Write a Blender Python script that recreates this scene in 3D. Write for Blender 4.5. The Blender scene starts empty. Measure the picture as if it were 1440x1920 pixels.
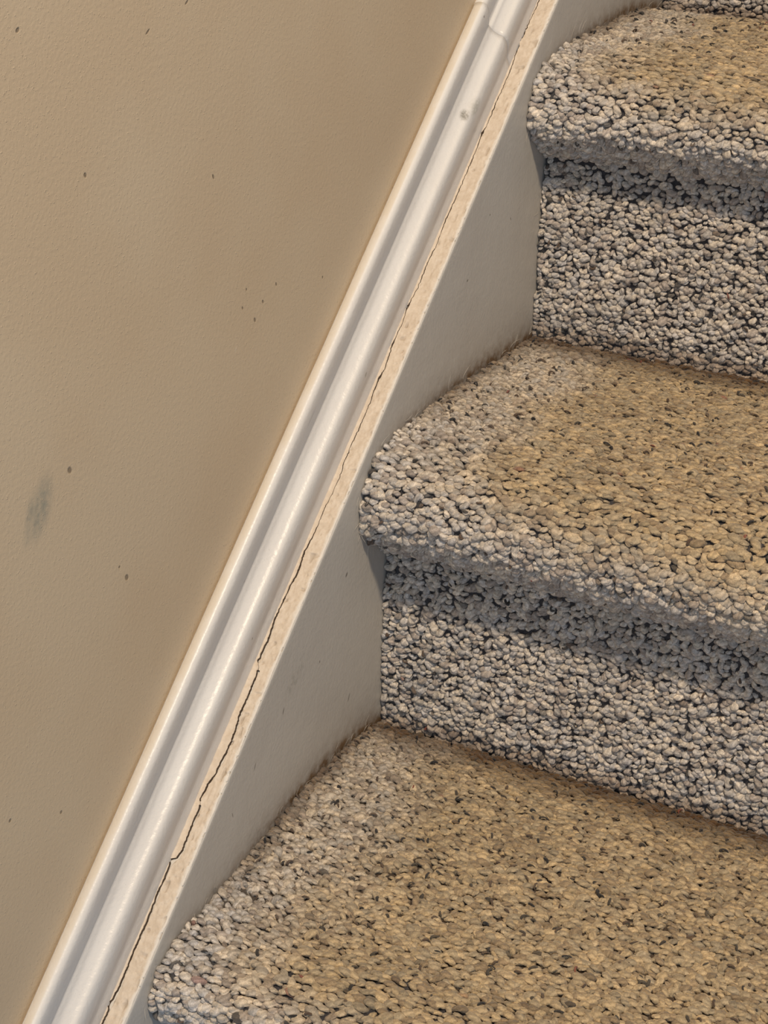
import bpy, math
import numpy as np
from mathutils import Matrix, Vector
rng = np.random.default_rng(7)
scene = bpy.context.scene
COL = scene.collection

# ------------------------------------------------------------ stair dimensions (metres)
RISE, RUN = 0.190, 0.2436
LEN = math.hypot(RISE, RUN)
T = np.array([0, RUN, RISE]) / LEN          # up the stair slope
N = np.array([0, -RISE, RUN]) / LEN         # square to the slope
WALL_X = -0.026
STAIR_W = 0.64

# ------------------------------------------------------------ mesh helpers
def mesh_object(name, V, loops, starts, totals, mat, parent=None, color=None, sharp=None, attrs=None):
    me = bpy.data.meshes.new(name)
    me.vertices.add(len(V)); me.vertices.foreach_set('co', np.ascontiguousarray(V, dtype=np.float32).ravel())
    me.loops.add(len(loops)); me.loops.foreach_set('vertex_index', np.ascontiguousarray(loops, dtype=np.int32))
    me.polygons.add(len(starts)); me.polygons.foreach_set('loop_start', np.ascontiguousarray(starts, dtype=np.int32))
    if sharp is not None:
        a = me.attributes.new('sharp_face', 'BOOLEAN', 'FACE'); a.data.foreach_set('value', np.ascontiguousarray(sharp, dtype=bool))
    if color is not None:
        a = me.attributes.new('tone', 'FLOAT_COLOR', 'POINT')
        c = np.ones((len(V), 4), np.float32); c[:, :color.shape[1]] = color
        a.data.foreach_set('color', c.ravel())
    for k, v in (attrs or {}).items():
        a = me.attributes.new(k, 'FLOAT', 'POINT'); a.data.foreach_set('value', np.ascontiguousarray(v, dtype=np.float32))
    me.update(calc_edges=True); me.validate(verbose=False)
    me.materials.append(mat)
    o = bpy.data.objects.new(name, me); COL.objects.link(o)
    if parent: o.parent = parent
    return o

def quads(Q):
    Q = np.asarray(Q); return Q.ravel(), np.arange(len(Q)) * 4, np.full(len(Q), 4)

def grid_quads(nu, nv, off=0, wrap=False):
    i, j = np.meshgrid(np.arange(nu - 1), np.arange(nv if wrap else nv - 1), indexing='ij')
    j2 = (j + 1) % nv
    return np.stack([i * nv + j, (i + 1) * nv + j, (i + 1) * nv + j2, i * nv + j2], -1).reshape(-1, 4) + off

def vnoise(x, y, seed=0):
    """smooth value noise 0..1"""
    xi, yi = np.floor(x).astype(np.int64), np.floor(y).astype(np.int64)
    fx, fy = x - xi, y - yi; fx = fx * fx * (3 - 2 * fx); fy = fy * fy * (3 - 2 * fy)
    def h(a, b):
        n = (a * 374761393 + b * 668265263 + seed * 974634777) & 0xffffffff
        n = ((n ^ (n >> 13)) * 1274126177) & 0xffffffff
        return ((n ^ (n >> 16)) & 0xffff) / 65535.0
    return (h(xi, yi) * (1 - fx) + h(xi + 1, yi) * fx) * (1 - fy) + (h(xi, yi + 1) * (1 - fx) + h(xi + 1, yi + 1) * fx) * fy

# ------------------------------------------------------------ material helpers
class NT:
    def __init__(s, name, rough=0.6, spec=0.3):
        s.m = bpy.data.materials.new(name); s.m.use_nodes = True
        s.t = s.m.node_tree; s.b = s.t.nodes['Principled BSDF']
        s.b.inputs['Roughness'].default_value = rough
        s.b.inputs['Specular IOR Level'].default_value = spec
        s.tc = s.t.nodes.new('ShaderNodeTexCoord').outputs['Object']
    def node(s, kind, **kw):
        n = s.t.nodes.new(kind)
        for k, v in kw.items(): setattr(n, k, v)
        return n
    def link(s, a, b): s.t.links.new(a, b)
    def put(s, sock, v):
        if isinstance(v, bpy.types.NodeSocket): s.link(v, sock)
        elif isinstance(v, tuple) and sock.type == 'RGBA' and len(v) == 3: sock.default_value = (*v, 1)
        else: sock.default_value = v
    def math(s, op, a, b=0.0, clamp=False):
        n = s.node('ShaderNodeMath', operation=op, use_clamp=clamp); s.put(n.inputs[0], a); s.put(n.inputs[1], b); return n.outputs[0]
    def noise(s, scale, detail=2, rough=0.5, vec=None):
        n = s.node('ShaderNodeTexNoise'); n.inputs['Scale'].default_value = scale
        n.inputs['Detail'].default_value = detail; n.inputs['Roughness'].default_value = rough
        s.link(vec or s.tc, n.inputs['Vector']); return n.outputs['Fac']
    def ramp(s, v, lo, hi, a=0.0, b=1.0):
        n = s.node('ShaderNodeMapRange', interpolation_type='SMOOTHSTEP'); s.put(n.inputs['Value'], v)
        for k, x in (('From Min', lo), ('From Max', hi), ('To Min', a), ('To Max', b)): n.inputs[k].default_value = x
        return n.outputs['Result']
    def mix(s, f, a, b, mode='MIX'):
        n = s.node('ShaderNodeMix', data_type='RGBA', blend_type=mode)
        s.put(n.inputs[0], f); s.put(n.inputs[6], a); s.put(n.inputs[7], b); return n.outputs[2]
    def vmap(s, loc=(0, 0, 0), rot=(0, 0, 0), scale=(1, 1, 1), kind='TEXTURE'):
        n = s.node('ShaderNodeMapping', vector_type=kind)
        n.inputs['Location'].default_value = loc; n.inputs['Rotation'].default_value = rot; n.inputs['Scale'].default_value = scale
        s.link(s.tc, n.inputs['Vector']); return n.outputs['Vector']
    def bump(s, h, strength, dist, prev=None):
        n = s.node('ShaderNodeBump'); n.inputs['Strength'].default_value = strength; n.inputs['Distance'].default_value = dist
        s.put(n.inputs['Height'], h)
        if prev: s.link(prev, n.inputs['Normal'])
        return n.outputs['Normal']
    def out(s, color, normal=None):
        s.put(s.b.inputs['Base Color'], color)
        if normal: s.link(normal, s.b.inputs['Normal'])
        return s.m

def blob(m, y, z, ry, rz, rot=0.0, soft=0.35, x=WALL_X):
    """elliptical mark on a wall-parallel face, 1 inside, 0 outside"""
    v = m.vmap((x, y, z), (rot, 0, 0), (1, ry, rz))
    n = m.node('ShaderNodeVectorMath', operation='LENGTH')
    k = m.node('ShaderNodeVectorMath', operation='MULTIPLY'); m.link(v, k.inputs[0]); k.inputs[1].default_value = (0, 1, 1)
    m.link(k.outputs[0], n.inputs[0])
    return m.ramp(n.outputs['Value'], 1.0 - soft, 1.0 + soft, 1.0, 0.0)

# ------------------------------------------------------------ materials
def wall_material():
    m = NT('tan_wall_paint', 0.42, 0.35)
    base = m.mix(m.ramp(m.noise(9, 3), 0.35, 0.65), WALL_A, WALL_B)
    specks = [(-.2921, .5051, .0016, .0011), (-.1978, .4868, .0022, .0007), (-.2528, .4342, .0011, .0015), (-.1458, .4054, .0008, .0018),
              (-.2806, .3002, .0017, .0022), (-.241, .2226, .0017, .0022), (-.2467, .2315, .0008, .0009), (-.1209, .3271, .0008, .0012), (-.0994, .3236, .0009, .0014),
              (-.0846, .3289, .0008, .0014), (-.1165, .3362, .0007, .0010), (-.0309, .3158, .0007, .0011), (-.1084, .3161, .0011, .0018),
              (-.3095, .1218, .0011, .0012), (-.3481, .1429, .0012, .0011), (-.1641, .4941, .0018, .0007)]
    tot = None
    for (y, z, a, b) in specks:
        s = blob(m, y, z, a * .8, b * .8, 0.5, 0.4)
        tot = s if tot is None else m.math('MAXIMUM', tot, s)
    base = m.mix(m.math('MULTIPLY', tot, 0.65), base, (0.11, 0.075, 0.045))
    base = m.mix(m.math('MULTIPLY', blob(m, -.1292, .3065, .0007, .0018, -0.5, .4), .7), base, (0.62, 0.5, 0.36))
    # grey-blue rub mark
    n = m.noise(260, 3, 0.6)
    sm = m.math('MAXIMUM', blob(m, -.3045, .291, .0062, .0125, -0.45, 0.75), m.math('MULTIPLY', blob(m, -.3128, .2893, .003, .0105, -0.35, 0.7), .75))
    sm = m.math('MULTIPLY', sm, m.ramp(n, 0.25, 0.7, 0.35, 1.0))
    base = m.mix(m.math('MULTIPLY', sm, 0.62), base, (0.155, 0.19, 0.17))
    nb = m.bump(m.noise(420, 2, 0.5), 0.30, 0.0006)
    nb = m.bump(m.ramp(m.noise(900, 1, 0.5), 0.62, 0.8), 0.35, 0.0004, nb)
    nb = m.bump(m.math('SUBTRACT', 0.0, tot), 0.6, 0.0006, nb)
    return m.out(base, nb)

def white_material(name, a, b, rough, spec=0.5, spots=(), bump=0.25):
    m = NT(name, rough, spec)
    c = m.mix(m.ramp(m.noise(25, 3), 0.3, 0.7), a, b)
    # fine settled dust flecks
    c = m.mix(m.math('MULTIPLY', m.ramp(m.noise(1500, 2, 0.6), 0.66, 0.74), 0.35), c, (0.22, 0.20, 0.17))
    for (t, s, r1, r2, col, k) in spots:
        P = T * t + N * s
        mk = m.math('MULTIPLY', blob(m, P[1], P[2], r1, r2, 0.66, 0.6), m.ramp(m.noise(700, 3, .7), 0.3, 0.6, 0.25, 1.0))
        c = m.mix(m.math('MULTIPLY', mk, k), c, col)
    dp = m.node('ShaderNodeVectorMath', operation='DOT_PRODUCT'); m.link(m.tc, dp.inputs[0]); dp.inputs[1].default_value = (0, N[1], N[2])
    lipm = m.ramp(m.math('ADD', dp.outputs['Value'], m.math('MULTIPLY', m.noise(90, 3), .0012)), .2376, .2384)
    sxx = m.node('ShaderNodeSeparateXYZ'); m.link(m.tc, sxx.inputs[0])
    lipm = m.math('MULTIPLY', lipm, m.ramp(sxx.outputs[0], -.0186, -.0196))
    lipm = m.math('MULTIPLY', lipm, m.ramp(m.noise(40, 4, .6), .3, .6, .4, 1.0))
    c = m.mix(lipm, c, (.62, .55, .455))
    m.b.inputs['Roughness'].default_value = rough
    nb = m.bump(m.noise(330, 2, 0.55), bump, 0.0005)
    return m.out(c, nb)

def skirt_material():
    m = NT('grey_white_skirt_paint', 0.45, 0.35)
    c = m.mix(m.ramp(m.noise(14, 3), 0.3, 0.7), SKIRT_A, SKIRT_B)
    c = m.mix(m.math('MULTIPLY', m.ramp(m.noise(620, 2, 0.6), 0.69, 0.75), 0.45), c, (0.25, 0.22, 0.18))
    at = m.node('ShaderNodeAttribute', attribute_name='grime').outputs['Fac']
    g = m.math('MULTIPLY', at, m.ramp(m.noise(120, 4, 0.7), 0.2, 0.75, 0.35, 1.25), clamp=True)
    c = m.mix(g, c, (0.155, 0.092, 0.045))
    for (y, z, a, b, r) in ((-.0465, .0435, .0005, .0028, -.45), (-.13, .083, .0005, .0022, -.4), (-.085, .092, .0004, .0009, 0),
                            (-.164, .065, .0004, .0022, -.5), (-.19, .048, .0003, .0018, .2), (.12, .27, .0011, .0007, .3), (.1535, .305, .0008, .0006, .2),
                            (.19, .292, .0005, .0012, .4), (-.05, .135, .0016, .0009, .8)):
        c = m.mix(m.math('MULTIPLY', blob(m, y, z, a, b, r, .4, 0.0), .75), c, (0.09, 0.075, 0.06))
    n = m.math('MULTIPLY', blob(m, -.115, .098, .011, .005, .6, .8, 0.0), m.ramp(m.noise(300, 3), .4, .65))
    c = m.mix(m.math('MULTIPLY', n, .35), c, (0.2, 0.19, 0.15))
    nb = m.bump(m.noise(380, 2, 0.5), 0.35, 0.0005)
    nb = m.bump(m.noise(60, 2, 0.5), 0.15, 0.002, nb)
    return m.out(c, nb)

def caulk_material():
    m = NT('cracked_cream_caulk', 0.6, 0.25)
    at = m.node('ShaderNodeAttribute', attribute_name='edge').outputs['Fac']     # distance to the skirt face in mm
    n = m.noise(180, 4, 0.65)
    c = m.mix(m.ramp(n, 0.35, 0.65), CAULK_A, CAULK_B)
    e = m.math('ADD', at, m.math('MULTIPLY', m.noise(90, 3, .6), 3.0))
    c = m.mix(m.ramp(e, 2.8, 4.4, 0.85, 0.0), c, CAULK_W)
    sp = m.ramp(m.noise(900, 3, 0.6), 0.62, 0.72)
    c = m.mix(m.math('MULTIPLY', sp, 0.30), c, (0.32, 0.22, 0.13))
    cr = m.node('ShaderNodeAttribute', attribute_name='crack').outputs['Fac']
    c = m.mix(cr, c, (0.055, 0.036, 0.022))
    nb = m.bump(m.noise(500, 4, 0.65), 0.5, 0.0007)
    return m.out(c, nb)

def pile_material():
    m = NT('looped_wool_carpet', 0.92, 0.12)
    at = m.node('ShaderNodeAttribute', attribute_name='tone').outputs['Color']
    f = m.ramp(m.noise(1300, 3, 0.65), 0.3, 0.7, 0.80, 1.12)
    c = m.mix(1.0, at, f, 'MULTIPLY')
    sx = m.node('ShaderNodeSeparateXYZ'); m.link(m.node('ShaderNodeAttribute', attribute_name='twist').outputs['Vector'], sx.inputs[0])
    th = m.math('ARCTAN2', sx.outputs[1], sx.outputs[0])
    st = m.math('SINE', m.math('ADD', m.math('ADD', m.math('MULTIPLY', th, 4.0), m.math('MULTIPLY', sx.outputs[2], 4.5)), m.math('MULTIPLY', m.noise(500, 2), 7.0)))
    c = m.mix(1.0, c, m.ramp(st, -1.0, 1.0, 0.80, 1.09), 'MULTIPLY')  # valleys between plies coloured darker: crease shade put into the yarn colour
    nb = m.bump(m.noise(2200, 3, 0.7), 0.6, 0.0005)
    nb = m.bump(st, 0.5, 0.00035, nb)
    m.b.inputs['Sheen Weight'].default_value = 0.15
    m.b.inputs['Sheen Roughness'].default_value = 0.6
    return m.out(c, nb)

WALL_A, WALL_B = (0.56, 0.438, 0.292), (0.54, 0.412, 0.268)
SKIRT_A, SKIRT_B = (0.495, 0.46, 0.405), (0.475, 0.437, 0.382)
CAULK_A, CAULK_B, CAULK_W = (0.62, 0.515, 0.40), (0.55, 0.445, 0.335), (0.66, 0.60, 0.52)
M_WALL = wall_material()
M_TRIM = white_material('white_trim_paint', (0.67, 0.63, 0.575), (0.645, 0.60, 0.545), 0.34, 0.3, bump=.5, spots=(
    (.3385, .2089, .0035, .0016, (.16, .14, .10), .75), (.3482, .2050, .006, .003, (.28, .26, .19), .5),
    (-.0293, .1980, .0008, .0008, (.12, .10, .08), .9), (.1490, .1982, .0016, .0014, (.17, .16, .12), .7), (-.0044, .2190, .0010, .0007, (.15, .13, .11), .8),
    (.3971, .2340, .0008, .0008, (.14, .10, .1), .8), (.10, .229, .006, .0012, (.2, .18, .18), .35)))
M_SKIRT = skirt_material()
M_CAULK = caulk_material()
M_PILE = pile_material()
m = NT('dark_joint', 0.9, 0.0); M_DARK = m.out((0.03, 0.02, 0.012))
m = NT('pale_lint', 0.9, 0.1); M_LINT = m.out((0.62, 0.55, 0.45))

# ------------------------------------------------------------ the wall
def box_obj(name, x0, x1, y0, y1, z0, z1, mat):
    V = np.array([[x, y, z] for x in (x0, x1) for y in (y0, y1) for z in (z0, z1)])
    Q = [(0, 1, 3, 2), (4, 6, 7, 5), (0, 4, 5, 1), (2, 3, 7, 6), (0, 2, 6, 4), (1, 5, 7, 3)]
    return mesh_object(name, V, *quads(Q), mat, sharp=np.ones(6))
w = box_obj('wall_left', WALL_X - 0.11, WALL_X, -1.3, 1.5, -0.9, 2.4, M_WALL)
w['kind'] = 'structure'; w['label'] = 'plain tan painted wall with small specks and a grey-blue rub mark'

# ------------------------------------------------------------ carpet cross-section of a step (local y, z from the riser foot)
def spline(P, n):
    """dense centripetal-like curve through points, resampled by arc length"""
    P = np.asarray(P, float); d = np.r_[0, np.cumsum(np.linalg.norm(np.diff(P, axis=0), axis=1))]
    out = []
    for i in range(len(P) - 1):
        p0, p1, p2, p3 = P[max(i - 1, 0)], P[i], P[i + 1], P[min(i + 2, len(P) - 1)]
        h = d[i + 1] - d[i]
        m1 = (p2 - p0) / (d[i + 1] - d[max(i - 1, 0)]); m2 = (p3 - p1) / (d[min(i + 2, len(P) - 1)] - d[i])
        u = np.linspace(0, 1, 40, endpoint=False)[:, None]
        out.append((2 * u**3 - 3 * u**2 + 1) * p1 + (u**3 - 2 * u**2 + u) * h * m1 + (-2 * u**3 + 3 * u**2) * p2 + (u**3 - u**2) * h * m2)
    C = np.vstack(out + [P[-1:]]); s = np.r_[0, np.cumsum(np.linalg.norm(np.diff(C, axis=0), axis=1))]
    S = np.linspace(0, s[-1], n)
    return np.c_[np.interp(S, s, C[:, 0]), np.interp(S, s, C[:, 1])], S

RISER = [(-.003, -.004), (-.003, .02), (-.002, .06), (-.001, .10), (.001, .122)]
NOSE = {-1: [(.001, .126), (-.012, .137), (-.027, .150), (-.038, .163), (-.0405, .174), (-.037, .186), (-.0262, .1945), (-.0034, .1998), (.020, .1996)],
        0: [(.001, .126), (-.0165, .139), (-.030, .152), (-.0350, .163), (-.0347, .175), (-.0285, .188), (-.015, .1995), (.0143, .2052), (.030, .2052)],
        1: [(.001, .130), (-.013, .1396), (-.024, .149), (-.0317, .1572), (-.0345, .1687), (-.0289, .1854), (-.0143, .1966), (.0122, .2018), (.030, .2030)]}
TREAD = {-1: [(.0306, .1992), (.0786, .201), (.1306, .2034), (.187, .2015), (.226, .194), (.2416, .189), (.2520, .187)],
         0: [(.0774, .2036), (.147, .1984), (.199, .1933), (.225, .191), (.2416, .1890), (.2520, .188)],
         1: [(.0632, .2034), (.1296, .2023), (.185, .2), (.222, .194), (.2416, .189), (.2520, .187)]}
for D in (NOSE, TREAD): D[2] = D[1]
PROFILE = {k: RISER + NOSE[k] + TREAD[k] for k in (-1, 0, 1, 2)}

def section(k):
    C, S = spline(PROFILE[k], 1400)
    tn = np.gradient(C, S, axis=0); tn /= np.linalg.norm(tn, axis=1)[:, None]
    nr = np.c_[-tn[:, 1], tn[:, 0]]                 # outward: riser faces -y, tread faces +z
    return C, S, tn, nr

def sag(X, ly):        # the carpet droops slightly over the nose away from the wall
    return -0.002 * np.clip((X - 0.05) / 0.25, 0, 1) * np.clip((.13 - ly) / .1, 0, 1)

# one tuft: a short arched loop of two-ply yarn
NR, NS = 7, 9
def tuft_template():
    al = np.radians(np.linspace(-18, 198, NR)); th = np.linspace(0, 2 * np.pi, NS, endpoint=False)
    A, TH = np.meshgrid(al, th, indexing='ij')
    r = 1.0 * (1 + 0.13 * np.cos(2 * TH + 2.4 * A)) * np.where(np.sin(A) < 0, 0.9, 1.0)
    return A.ravel(), TH.ravel(), r.ravel()
TA, TTH, TR = tuft_template()
NV = NR * NS
TQ = grid_quads(NR, NS, wrap=True)

CREAM = np.array([0.61, 0.52, 0.415]); TAUPE = np.array([0.38, 0.32, 0.27]); GREY = np.array([0.45, 0.415, 0.385])
CHAR = np.array([0.075, 0.07, 0.075]); BROWN = np.array([0.16, 0.10, 0.06]); RUST = np.array([0.22, 0.06, 0.035])
SOIL = np.array([0.78, 0.66, 0.45]); GRIME = np.array([0.23, 0.16, 0.105])
BACKING = np.array([0.045, 0.04, 0.042]); BACKING_WORN = np.array([.07, .045, .027])
CHAR = np.array([.020, .017, .016]); BROWN = np.array([.085, .05, .03])

def pile(k, zone, S, C, tn, nr, ox):
    """tufts for one zone of one step -> vertices, colours"""
    i0, i1 = zone
    kind = 'riser' if i0 == 0 else ('tread' if i1 == len(S) - 1 else 'nose')
    py, px = {'riser': (0.0035, 0.0045), 'nose': (.0038, .0050), 'tread': (0.0034, 0.0045)}[kind]
    rows = np.arange(S[i0] + py / 2, S[i1], py); cols = np.arange(0.0022, STAIR_W - .002, px)
    SS, XX = np.meshgrid(rows, cols, indexing='ij')
    SS = SS.ravel(); XX = XX.ravel()
    if kind == 'tread':
        keep = np.interp(SS, S, C[:, 0]) < .2425; SS = SS[keep]; XX = XX[keep]
    # a few thin dark strands lying on top of the pile
    nx = int(len(SS) * {'riser': .03, 'nose': .03, 'tread': .062}[kind])
    sel = rng.choice(len(SS), nx, replace=False)
    nf = int(len(SS) * (.45 if kind == 'tread' else .14)); sel2 = rng.choice(len(SS), nf, replace=False)
    thin = np.r_[np.zeros(len(SS), bool), np.ones(nx, bool), np.zeros(nf, bool)]
    low = np.r_[np.zeros(len(SS) + nx, bool), np.ones(nf, bool)]
    SS, XX = (np.r_[SS, SS[sel] + rng.uniform(-.002, .002, nx), SS[sel2] + py * .5], np.r_[XX, XX[sel] + rng.uniform(-.003, .003, nx), XX[sel2] + px * .5])
    n = SS.size
    SS = SS + rng.normal(0, .00045 if kind == 'nose' else .0006, n) + 0.0012 * (vnoise(XX / .011, SS / .013, 3 + k) - .5)
    XX = np.maximum(XX + rng.normal(0, .0008, n) + 0.0016 * (vnoise(XX / .014, SS / .011, 9 + k) - .5), .0012)
    SS = np.clip(SS, S[i0], S[i1])
    P = np.c_[np.interp(SS, S, C[:, 0]), np.interp(SS, S, C[:, 1])]
    t2 = np.c_[np.interp(SS, S, tn[:, 0]), np.interp(SS, S, tn[:, 1])]; t2 /= np.linalg.norm(t2, axis=1)[:, None]
    n2 = np.c_[-t2[:, 1], t2[:, 0]]
    t3 = np.c_[np.zeros(n), t2]; n3 = np.c_[np.zeros(n), n2]; x3 = np.tile([1., 0, 0], (n, 1))
    spread = {'riser': .6, 'nose': .4, 'tread': .5}[kind]
    phi = rng.normal(0, spread, n) * np.where(thin, 2.5, 1)
    a = np.cos(phi)[:, None] * x3 + np.sin(phi)[:, None] * t3; b = -np.sin(phi)[:, None] * x3 + np.cos(phi)[:, None] * t3
    sc = np.clip(rng.normal(1, .18, n), .55, 1.45) * {'riser': .80, 'nose': .88, 'tread': .79}[kind]
    ly = P[:, 0]; lz = P[:, 1]
    # how trodden: the middle of the tread, not the strip along the wall
    wear = np.zeros(n)
    if kind != 'riser':
        wob = vnoise(XX / .05, SS / .05, 21 + k) * .6 + vnoise(XX / .018, SS / .018, 5) * .4
        wear = np.clip((SS - S[int(np.argmin(C[:, 0]))] + .003 + .016 * np.clip((XX - .08) / .15, 0, 1) + (wob - .5) * .02) / .055, 0, 1) * np.clip((XX - .005 + (wob - .5) * .05) / .085, 0, 1)
        wear = wear * wear * (3 - 2 * wear)
        if kind == 'tread': wear = np.maximum(wear, .45 * np.clip((ly - .02) / .05, 0, 1))
    flat = 1 - .30 * wear
    A = .0017 * sc; H = .0027 * sc * flat; R = .00200 * sc * (1 + .16 * wear)
    R = np.where(thin, rng.uniform(.0004, .00085, n), R); A = np.where(thin, rng.uniform(.0006, .0019, n), A); H = np.where(thin, .0020 * flat, H)
    lean_t = rng.normal(-.25 if kind == 'nose' else -.05, .28, n) - .25 * wear; lean_x = rng.normal(0, .3, n)
    u = A[:, None] * (1 + .25 * wear[:, None]) * np.cos(TA) + (R[:, None] * TR) * np.cos(TTH) * np.cos(TA)
    wv = H[:, None] * np.sin(TA) + (R[:, None] * TR) * np.cos(TTH) * np.sin(TA) * flat[:, None]
    v = (R[:, None] * TR) * np.sin(TTH)
    depth = .0040 - .0007 * wear + rng.normal(0, .00045, n)
    depth = np.where(low, .0042, depth); sc = np.where(low, sc * .8, sc)
    depth = np.where(thin, .0016 - .0002 * wear + rng.normal(0, .0003, n), depth)
    base = np.c_[XX, P] - n3 * depth[:, None]
    V = base[:, None, :] + u[..., None] * a[:, None] + v[..., None] * b[:, None] + wv[..., None] * (n3 + lean_t[:, None] * t3 + lean_x[:, None] * x3)[:, None]
    V[..., 0] = np.maximum(V[..., 0], .0004)
    # yarn colour
    f = rng.random(n); m1 = rng.random(n)[:, None]
    base_c = CREAM * (1 - m1) + GREY * m1
    base_c = np.where((rng.random(n) < .22)[:, None], TAUPE, base_c)
    base_c = base_c * np.clip(rng.normal(1, .11, n), .7, 1.25)[:, None]
    base_c = base_c * (0.93 + .14 * vnoise(XX / .03, SS / .03, 40 + k))[:, None]
    soil = wear[:, None]
    c = base_c * (1 - soil + SOIL * soil)
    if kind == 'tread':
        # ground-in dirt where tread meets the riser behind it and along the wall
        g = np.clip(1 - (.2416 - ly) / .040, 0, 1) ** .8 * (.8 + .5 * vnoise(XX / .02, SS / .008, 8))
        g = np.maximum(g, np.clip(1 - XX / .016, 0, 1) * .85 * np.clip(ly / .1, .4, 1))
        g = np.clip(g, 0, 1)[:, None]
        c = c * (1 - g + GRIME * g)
        c = np.where(thin[:, None], c, c)
    if kind == 'riser':
        g = np.clip(1 - (lz - .003) / .009, 0, 1)[:, None] * .6
        c = c * (1 - g + GRIME * 1.6 * g)
    dark = .020 if kind != 'tread' else .006
    fl = np.where(f < dark, 1, np.where(f < dark + .008, 2, np.where(f < dark + .0095, 3, 0)))
    fl = np.where(thin, np.where(f < .60, 1, np.where(f < .975, 2, 3)), fl)
    mixf = np.where(thin, rng.uniform(.8, 1, n), rng.uniform(.35, .9, n))[:, None]
    for q, colr in ((1, CHAR), (2, BROWN), (3, RUST)):
        c = np.where((fl == q)[:, None], c * (1 - mixf) + colr * mixf, c)
    # flecks are thinner strands, half buried
    sh = np.where((fl > 0) & ~thin & (rng.random(n) < .7), .75, 1.0)
    ctr = base + n3 * .001
    V = ctr[:, None] + (V - ctr[:, None]) * sh[:, None, None]
    V[..., 1] += ox[0]; V[..., 2] += ox[1] + sag(V[..., 0], ly[:, None]) * (1 if kind != 'riser' else 0)
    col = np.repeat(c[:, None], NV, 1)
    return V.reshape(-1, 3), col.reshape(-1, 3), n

def carpet_part(name, k, zone, sec, parent):
    C, S, tn, nr = sec; ox = (k * RUN, k * RISE)
    V, col, n = pile(k, zone, S, C, tn, nr, ox)
    Q = (np.arange(n)[:, None, None] * NV + TQ[None]).reshape(-1, 4)
    # solid bed below the pile
    i0, i1 = zone; idx = np.unique(np.linspace(i0, i1, 40).astype(int))
    B = C[idx] - nr[idx] * .0038
    inner = C[idx] - nr[idx] * .0140
    kindr = name == 'riser'
    xs = np.array([0.0006, .05, .10, .15, .2,   .3, .5, STAIR_W])
    ring = np.vstack([B, inner[::-1]]); m_ = len(ring)
    bv = np.zeros((len(xs), m_, 3))
    for i, x in enumerate(xs):
        bv[i, :, 0] = x; bv[i, :, 1] = ring[:, 0] + ox[0]; bv[i, :, 2] = ring[:, 1] + ox[1] + (0 if kindr else sag(x, ring[:, 0]))
    off = len(V)
    BQ = grid_quads(len(xs), m_, off, wrap=True)
    nq = len(Q) + len(BQ)
    loops = np.r_[Q.ravel(), BQ.ravel(), np.arange(m_) + off, (np.arange(m_) + off + (len(xs) - 1) * m_)[::-1]]
    starts = np.r_[np.arange(nq) * 4, nq * 4, nq * 4 + m_]
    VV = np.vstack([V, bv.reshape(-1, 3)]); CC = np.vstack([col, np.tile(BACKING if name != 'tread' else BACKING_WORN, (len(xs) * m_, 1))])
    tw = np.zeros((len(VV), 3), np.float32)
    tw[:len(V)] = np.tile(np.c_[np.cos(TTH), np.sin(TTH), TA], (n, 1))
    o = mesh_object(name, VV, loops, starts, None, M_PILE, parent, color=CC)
    a = o.data.attributes.new('twist', 'FLOAT_VECTOR', 'POINT'); a.data.foreach_set('vector', tw.ravel())
    return o

LABELS = {-1: 'carpeted stair step at the bottom of the photo, lowest of four',
          0: 'carpeted stair step with a rounded nose across the middle of the photo',
          1: 'carpeted stair step with a rounded nose at the upper right, third step up',
          2: 'topmost carpeted stair step, only the shaded foot of its riser showing'}
for k in (-1, 0, 1, 2):
    e = bpy.data.objects.new('carpeted_step', None); COL.objects.link(e)
    e['label'] = LABELS[k]; e['category'] = 'stair step'; e['group'] = 'speckled looped-carpet stair steps'
    sec = section(k); C, S = sec[0], sec[1]
    iN = int(np.argmin(np.linalg.norm(C - np.array(NOSE[k][0]), axis=1)))
    iT = int(np.argmin(np.linalg.norm(C - np.array(NOSE[k][-1]), axis=1)))
    carpet_part('riser', k, (0, iN), sec, e)
    carpet_part('nosing', k, (iN, iT), sec, e)
    carpet_part('tread', k, (iT, len(S) - 1), sec, e)

# ------------------------------------------------------------ skirt board along the stairs
def P3(t, s, x=0.0):
    t = np.asarray(t, float); s = np.asarray(s, float)
    return np.stack([np.broadcast_to(x, t.shape), T[1] * t + N[1] * s, T[2] * t + N[2] * s], -1)
t0, t1 = -0.75, 1.15
ts = np.linspace(t0, t1, 1000); ss = np.r_[np.linspace(-0.10, 0.1755, 140), .1766, .17735]
TT, SS = np.meshgrid(ts, ss, indexing='ij')
XF = np.where(SS > .1770, -.0006, np.where(SS > .1762, -.00015, 0.0)) * 1.0
VF = P3(TT, SS, 0.0); VF[..., 0] = XF
# grime just above each tread
gy, gz = VF[..., 1], VF[..., 2]; gr = np.zeros_like(gy)
for k in (-2, -1, 0, 1, 2):
    kk = max(k, -1); C, S, _, _ = section(kk)
    sel = C[(C[:, 0] > -.005) & (C[:, 1] > .18)][::5] + np.array([k * RUN, k * RISE])
    d = np.full(gy.shape, 9.); w8 = np.zeros(gy.shape)
    for (y, z) in sel:
        q = np.hypot(gy - y, gz - z); better = q < d
        d = np.where(better, q, d); w8 = np.where(better, np.clip((y - k * RUN) / .16, .0, 1), w8)
    gr = np.maximum(gr, (np.exp(-d / .0045) * .55 + np.exp(-d / .014) * .32) * (.25 + .75 * w8))
nF = VF.reshape(-1, 3); nu, nv = TT.shape
back = VF.copy(); back[..., 0] = WALL_X + .0002
rim = lambda arr: np.vstack([arr[:, 0], arr[-1, 1:], arr[::-1, -1][1:], arr[0, ::-1][1:-1]])
ids = np.arange(nu * nv).reshape(nu, nv)
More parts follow.
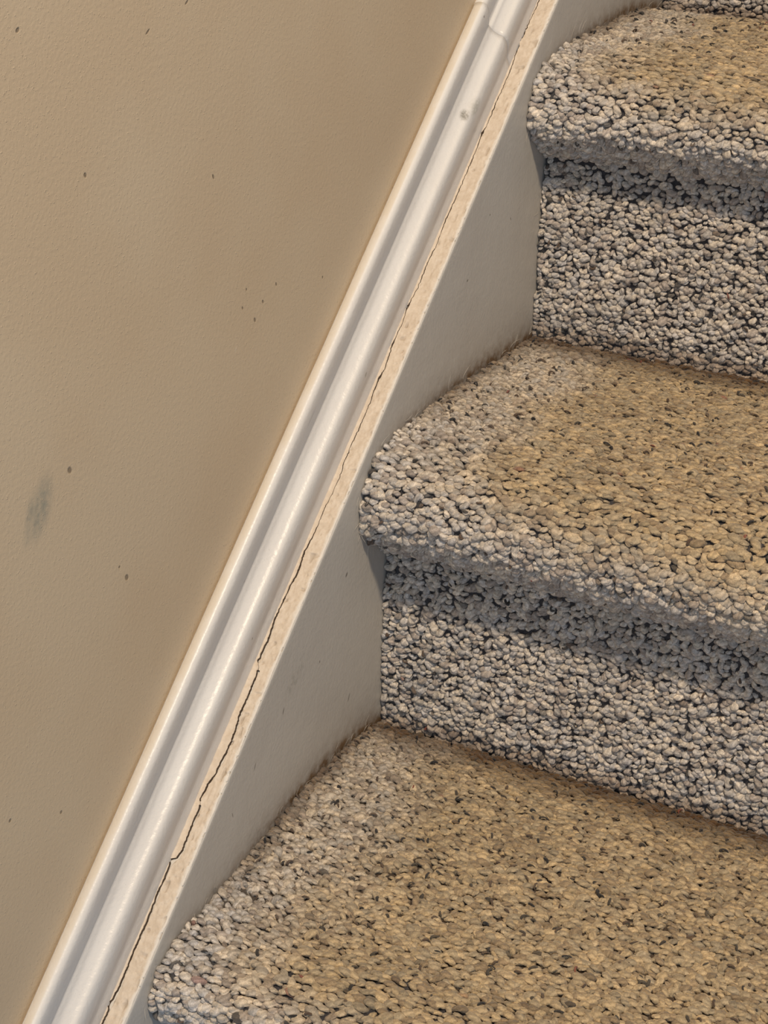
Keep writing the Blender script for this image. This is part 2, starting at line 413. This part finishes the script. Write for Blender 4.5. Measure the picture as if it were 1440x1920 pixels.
loop_ids = np.r_[ids[:, 0], ids[-1, 1:], ids[::-1, -1][1:], ids[0, ::-1][1:-1]]
back[:, -1] = P3(ts, np.full_like(ts, .1730), WALL_X + .0002)
lip = P3(ts, np.full_like(ts, .1730), -.0014)
RB = rim(back); nb_ = len(RB); off = nu * nv
Qf = grid_quads(nu, nv)[:, ::-1]
mid = np.empty((nb_, 3)); src = VF.reshape(-1, 3)[loop_ids]; mid[:] = src; mid[:, 0] -= .0010
is_top = loop_ids % nv == nv - 1
mid[is_top] = lip[loop_ids[is_top] // nv]
Q1 = np.stack([loop_ids, np.roll(loop_ids, -1), off + (np.arange(nb_) + 1) % nb_, off + np.arange(nb_)], -1)
Q2 = np.stack([off + np.arange(nb_), off + (np.arange(nb_) + 1) % nb_, off + nb_ + (np.arange(nb_) + 1) % nb_, off + nb_ + np.arange(nb_)], -1)
Qs = np.vstack([Q1, Q2])
loops = np.r_[Qf.ravel(), Qs.ravel(), off + nb_ + np.arange(nb_)[::-1]]
nq = len(Qf) + len(Qs)
starts = np.r_[np.arange(nq) * 4, nq * 4]
grime = np.r_[np.clip(gr * 1.5, 0, 1).ravel(), np.zeros(2 * nb_)]
board = mesh_object('baseboard_left', np.vstack([nF, mid, RB]), loops, starts, None, M_SKIRT, attrs={'grime': grime})
board['kind'] = 'structure'; board['label'] = 'grey-white painted stair skirt board between the moulding and the carpet'

# cracked caulk and rough edge along the top of the skirt board
CR = [(-0.2516, -0.01198), (-0.2414, -0.01226), (-0.2306, -0.01136), (-0.2122, -0.0121), (-0.1961, -0.01156), (-0.1739, -0.01252), (-0.1631, -0.01208), (-0.1586, -0.01244), (-0.1564, -0.00978), (-0.1511, -0.00866), (-0.1414, -0.00955), (-0.1315, -0.00946), (-0.126, -0.00954), (-0.1211, -0.01132), (-0.112, -0.01039), (-0.1053, -0.00857), (-0.0983, -0.00806), (-0.0852, -0.0075), (-0.0735, -0.00822), (-0.0674, -0.00919), (-0.0497, -0.00877), (-0.0404, -0.00953), (-0.0355, -0.01169), (-0.0209, -0.01135), (-0.0077, -0.01252), (-0.0038, -0.01243), (0.0147, -0.01186), (0.0232, -0.01083), (0.0369, -0.01201), (0.0476, -0.011), (0.0677, -0.01099), (0.0869, -0.00993), (0.0978, -0.01119), (0.106, -0.01132), (0.1129, -0.01121), (0.1219, -0.01089), (0.132, -0.01099), (0.1427, -0.01115), (0.148, -0.01164), (0.1593, -0.01177), (0.167, -0.0108), (0.1843, -0.01257), (0.1976, -0.01209), (0.2119, -0.01308), (0.2255, -0.01174), (0.2471, -0.01231), (0.2589, -0.0116), (0.2626, -0.01155), (0.2771, -0.01258), (0.2896, -0.01223), (0.2992, -0.01196), (0.3185, -0.01204), (0.3328, -0.01207), (0.3489, -0.01272), (0.3574, -0.01204), (0.3715, -0.01247), (0.3868, -0.01212), (0.403, -0.01226), (0.4175, -0.01323), (0.4215, -0.01391), (0.4275, -0.01375), (0.434, -0.01338), (0.4503, -0.013), (0.4626, -0.01267)]
CR = np.array([(-.75, -.0118), (-.5, -.0112), (-.35, -.0122)] + CR + [(.6, -.0128), (.8, -.0122), (1.15, -.0125)])
tc = np.r_[np.linspace(-.75, -.27, 260), np.linspace(-.27, .48, 2600)[1:], np.linspace(.48, 1.15, 360)[1:]]
cx = np.interp(tc, CR[:, 0], CR[:, 1]) + .0004 * (vnoise(tc / .0022, tc * 0, 4) - .5) + .0003 * (vnoise(tc / .0009, tc * 0, 14) - .5)
lower = np.clip((.06 - tc) / .1, 0, 1)
cw = (.00022 + .00045 * lower) * (.25 + .9 * vnoise(tc / .009, tc * 0, 17) + .6 * vnoise(tc / .0025, tc * 0, 18))
for a, w_ in ((-.1586, .0009), (-.0404, .0005), (.4215, .0010), (.1843, .0004), (.2119, .0006), (.3489, .0006), (.1593, .0005), (-.2414, .0008), (-.098, .0004)):
    cw += w_ * np.exp(-((tc - a) / .0022) ** 2)
cw *= np.where((np.abs(tc + .0385) < .0022) | (np.abs(tc + .1238) < .001), .1, 1)   # bridged spots
LEFT = -.0150
cols = []
for q in (0, .25, .5, .75, .9): cols.append((LEFT + (cx - cw - .0002 - LEFT) * q, 0))
HD = {len(cols) + 2: 1, len(cols) + 3: 1, len(cols) + 4: 1}
cols += [(cx - cw - .00010, 0), (cx - cw, 1), (cx - cw * .85, 1), (cx, 1), (cx + cw * .85, 1), (cx + cw, 1), (cx + cw + .00010, 0)]
R0 = cx + cw + .0002
RE = -.0003 + .0005 * (vnoise(tc / .006, tc * 0, 71) - .6) - .0006 * (vnoise(tc / .0025, tc * 0, 72) > .86)
for q in np.linspace(.02, 1, 22): cols.append((R0 + (RE - R0) * q, 0))
CX = np.stack([c_[0] for c_ in cols], 1); DK = np.array([c_[1] for c_ in cols], float)
TC = np.repeat(tc[:, None], CX.shape[1], 1)
h = .1781 + .00045 * (vnoise(TC / .006, CX / .002, 31) - .5) + .00035 * (vnoise(TC / .0017, CX / .0011, 32) - .5)
h += .0030 * np.clip((-.0132 - CX) / .0018, 0, 1) ** 1.4 * .7
pits = np.clip(vnoise(TC / .0045, CX / .0022, 55) - .80, 0, 1) * .006 * (CX < -.002) * (CX > -.011)
h += .0005 * (vnoise(TC / .003, CX / .0015, 81) - .5) * (vnoise(TC / .02, CX / .006, 82) > .45)
h -= pits
HDV = np.array([HD.get(i, 0) for i in range(len(DK))], float)
h = h - .0030 * HDV[None]
h[:, -1] -= .0006; h[:, -2] -= .00015
crk = np.clip(DK[None] * np.ones_like(h) + np.clip(pits * 300, 0, .45), 0, 1)
VC = P3(TC, h, 0.0); VC[..., 0] = CX
nu, nv = TC.shape
bot = P3(tc, np.full_like(tc, .1760), 0.0)
b1 = bot.copy(); b1[:, 0] = LEFT; b2 = bot.copy(); b2[:, 0] = -.0009
Vc = np.concatenate([VC, b2[:, None], b1[:, None]], 1)
crk = np.concatenate([crk, np.zeros((nu, 2))], 1); edge = np.concatenate([-CX * 1000, np.zeros((nu, 2))], 1)
caulk = mesh_object('caulk_strip', Vc.reshape(-1, 3), *quads(grid_quads(nu, nv + 2, wrap=True)), M_CAULK, board,
                    attrs={'crack': crk.ravel(), 'edge': edge.ravel()})
caulk['label'] = 'cream caulked top edge with a long jagged crack'

# ------------------------------------------------------------ cap moulding on the wall
MP = [(-.0137, .1765), (-0.0136, 0.1805), (-0.0136, 0.1866), (-0.0130, .1895), (-0.0115, 0.1950), (-0.0106, 0.2010), (-0.0108, 0.2045), (-0.012, 0.2074), (-0.0148, 0.2090), (-0.018, 0.2120),
      (-0.0192, 0.2150), (-0.0198, 0.2170), (-0.0192, 0.2190), (-0.0178, 0.2245), (-0.0164, 0.2305), (-0.0163, 0.2350), (-0.0170, .2369), (-0.0180, 0.2380), (-0.0195, 0.2385), (-0.0212, 0.2384), (-0.0232, .2378), (-0.0249, 0.2368)]
def moulding(name, ta, tb, dx=0.0, ds=0.0, chip=False):
    C, S = spline([(x, s) for x, s in MP], 90)
    k_ = np.clip((C[:, 1] - .214) / .006, 0, 1)
    C[:, 0] += dx * k_; C[:, 1] += ds * k_; C[:, 0] = np.maximum(C[:, 0], WALL_X - .0005)
    C = np.vstack([C, [(C[-1, 0], .2310), (WALL_X - .0005, .2310), (WALL_X - .0005, C[0, 1])]])
    tt = np.linspace(ta, tb, int((tb - ta) / .004) + 2); m_ = len(C)
    V = np.zeros((len(tt), m_, 3))
    for j in range(m_):
        wob = .00025 * (vnoise(tt / .05, tt * 0 + C[j, 1] * 60, 5) - .5) * (j < 90)
        V[:, j] = P3(tt, np.full_like(tt, C[j, 1]) + wob); V[:, j, 0] = C[j, 0]
    Q = grid_quads(len(tt), m_, wrap=True)
    loops = np.r_[Q.ravel(), np.arange(m_), ((len(tt) - 1) * m_ + np.arange(m_))[::-1]]
    starts = np.r_[np.arange(len(Q)) * 4, len(Q) * 4, len(Q) * 4 + m_]
    o = mesh_object(name, V.reshape(-1, 3), loops, starts, None, M_TRIM, sharp=np.r_[np.zeros(len(Q)), 1, 1])
    o['kind'] = 'structure'; return o
TJ = .4048
o = moulding('trim_1', -.75, TJ - .00003); o['label'] = 'long white painted cap moulding running up the skirt board'
o = moulding('trim_2', TJ + .00003, 1.15, -.0024, -.0026); o['label'] = 'upper length of white cap moulding beyond the stepped joint'

# thin paint line and lint
def tubes(name, paths, r, mat, parent):
    V, Q = [], []; n = 0
    for P in paths:
        P = np.asarray(P); d = np.gradient(P, axis=0); d /= np.linalg.norm(d, axis=1)[:, None] + 1e-9
        a = np.cross(d, [.3, .2, .9]); a /= np.linalg.norm(a, axis=1)[:, None]; b = np.cross(d, a)
        th = np.arange(4) * np.pi / 2
        rr = r * np.sin(np.linspace(.35, np.pi - .25, len(P)))
        ring = P[:, None] + rr[:, None, None] * (np.cos(th)[None, :, None] * a[:, None] + np.sin(th)[None, :, None] * b[:, None])
        V.append(ring.reshape(-1, 3)); Q.append(grid_quads(len(P), 4, n, wrap=True)); n += len(P) * 4
    return mesh_object(name, np.vstack(V), *quads(np.vstack(Q)), mat, parent)
paths = []
for k in (-1, 0, 1):
    C, S, tn, nr = section(k)
    for _ in range(36 if k < 1 else 16):
        i = rng.integers(250, len(S) - 1); L_ = rng.uniform(.003, .011)
        p = C[i] + nr[i] * rng.uniform(-.002, .003) + [k * RUN, k * RISE]
        d = nr[i] + rng.normal(0, .7, 2); d /= np.linalg.norm(d); cv = rng.normal(0, .5)
        u = np.linspace(0, 1, 7); x = .0006 + rng.uniform(0, .004) * u * u
        yz = p + u[:, None] * L_ * d + (u * u)[:, None] * L_ * cv * np.array([-d[1], d[0]])
        paths.append(np.c_[x, yz])
lint = tubes('lint', paths, .00008, M_LINT, board); lint['kind'] = 'stuff'; lint['label'] = 'loose pale fibres clinging beside the carpet edge'

# ------------------------------------------------------------ light: a warm ceiling lamp down the stairwell, cool daylight all round
def area(name, loc, target, size, power, color):
    L = bpy.data.lights.new(name, 'AREA'); L.shape = 'DISK'; L.size = size; L.energy = power; L.color = color
    o = bpy.data.objects.new(name, L); COL.objects.link(o); o.location = loc
    o.rotation_euler = (Vector(target) - Vector(loc)).to_track_quat('-Z', 'Y').to_euler(); return o
area('ceiling_lamp', (0.72, -0.97, 2.05), (0.1, 0.1, 0.1), 0.14, 43.0, (1.0, 0.83, 0.62))
area('landing_window', (0.7, -2.0, 0.75), (0.1, 0.1, 0.1), 0.8, 9.0, (0.72, 0.85, 1.0))
W = bpy.data.worlds.new('daylight'); scene.world = W; W.use_nodes = True
W.node_tree.nodes['Background'].inputs[0].default_value = (0.60, 0.75, 1.0, 1); W.node_tree.nodes['Background'].inputs[1].default_value = 0.36

# ------------------------------------------------------------ camera
cam = bpy.data.cameras.new('camera'); co = bpy.data.objects.new('camera', cam); COL.objects.link(co)
cam.sensor_fit = 'HORIZONTAL'; cam.sensor_width = 36.0; cam.lens = 3270.057 / 1440 * 36
r = Vector((0.89530553, 0.445287, 0.0121446)); u = Vector((-0.21550472, 0.40911665, 0.88666864)); f = Vector((-0.38985347, 0.79645656, -0.46224585))
Mx = Matrix((r, u, -f)).transposed().to_4x4(); Mx.translation = Vector((0.427405434, -0.872398277, 0.66154732))
co.matrix_world = Mx; cam.clip_start = 0.01
scene.camera = co
scene.view_settings.view_transform = 'Standard'; scene.view_settings.look = 'None'
scene.view_settings.exposure = 0.0; scene.view_settings.gamma = 1.0
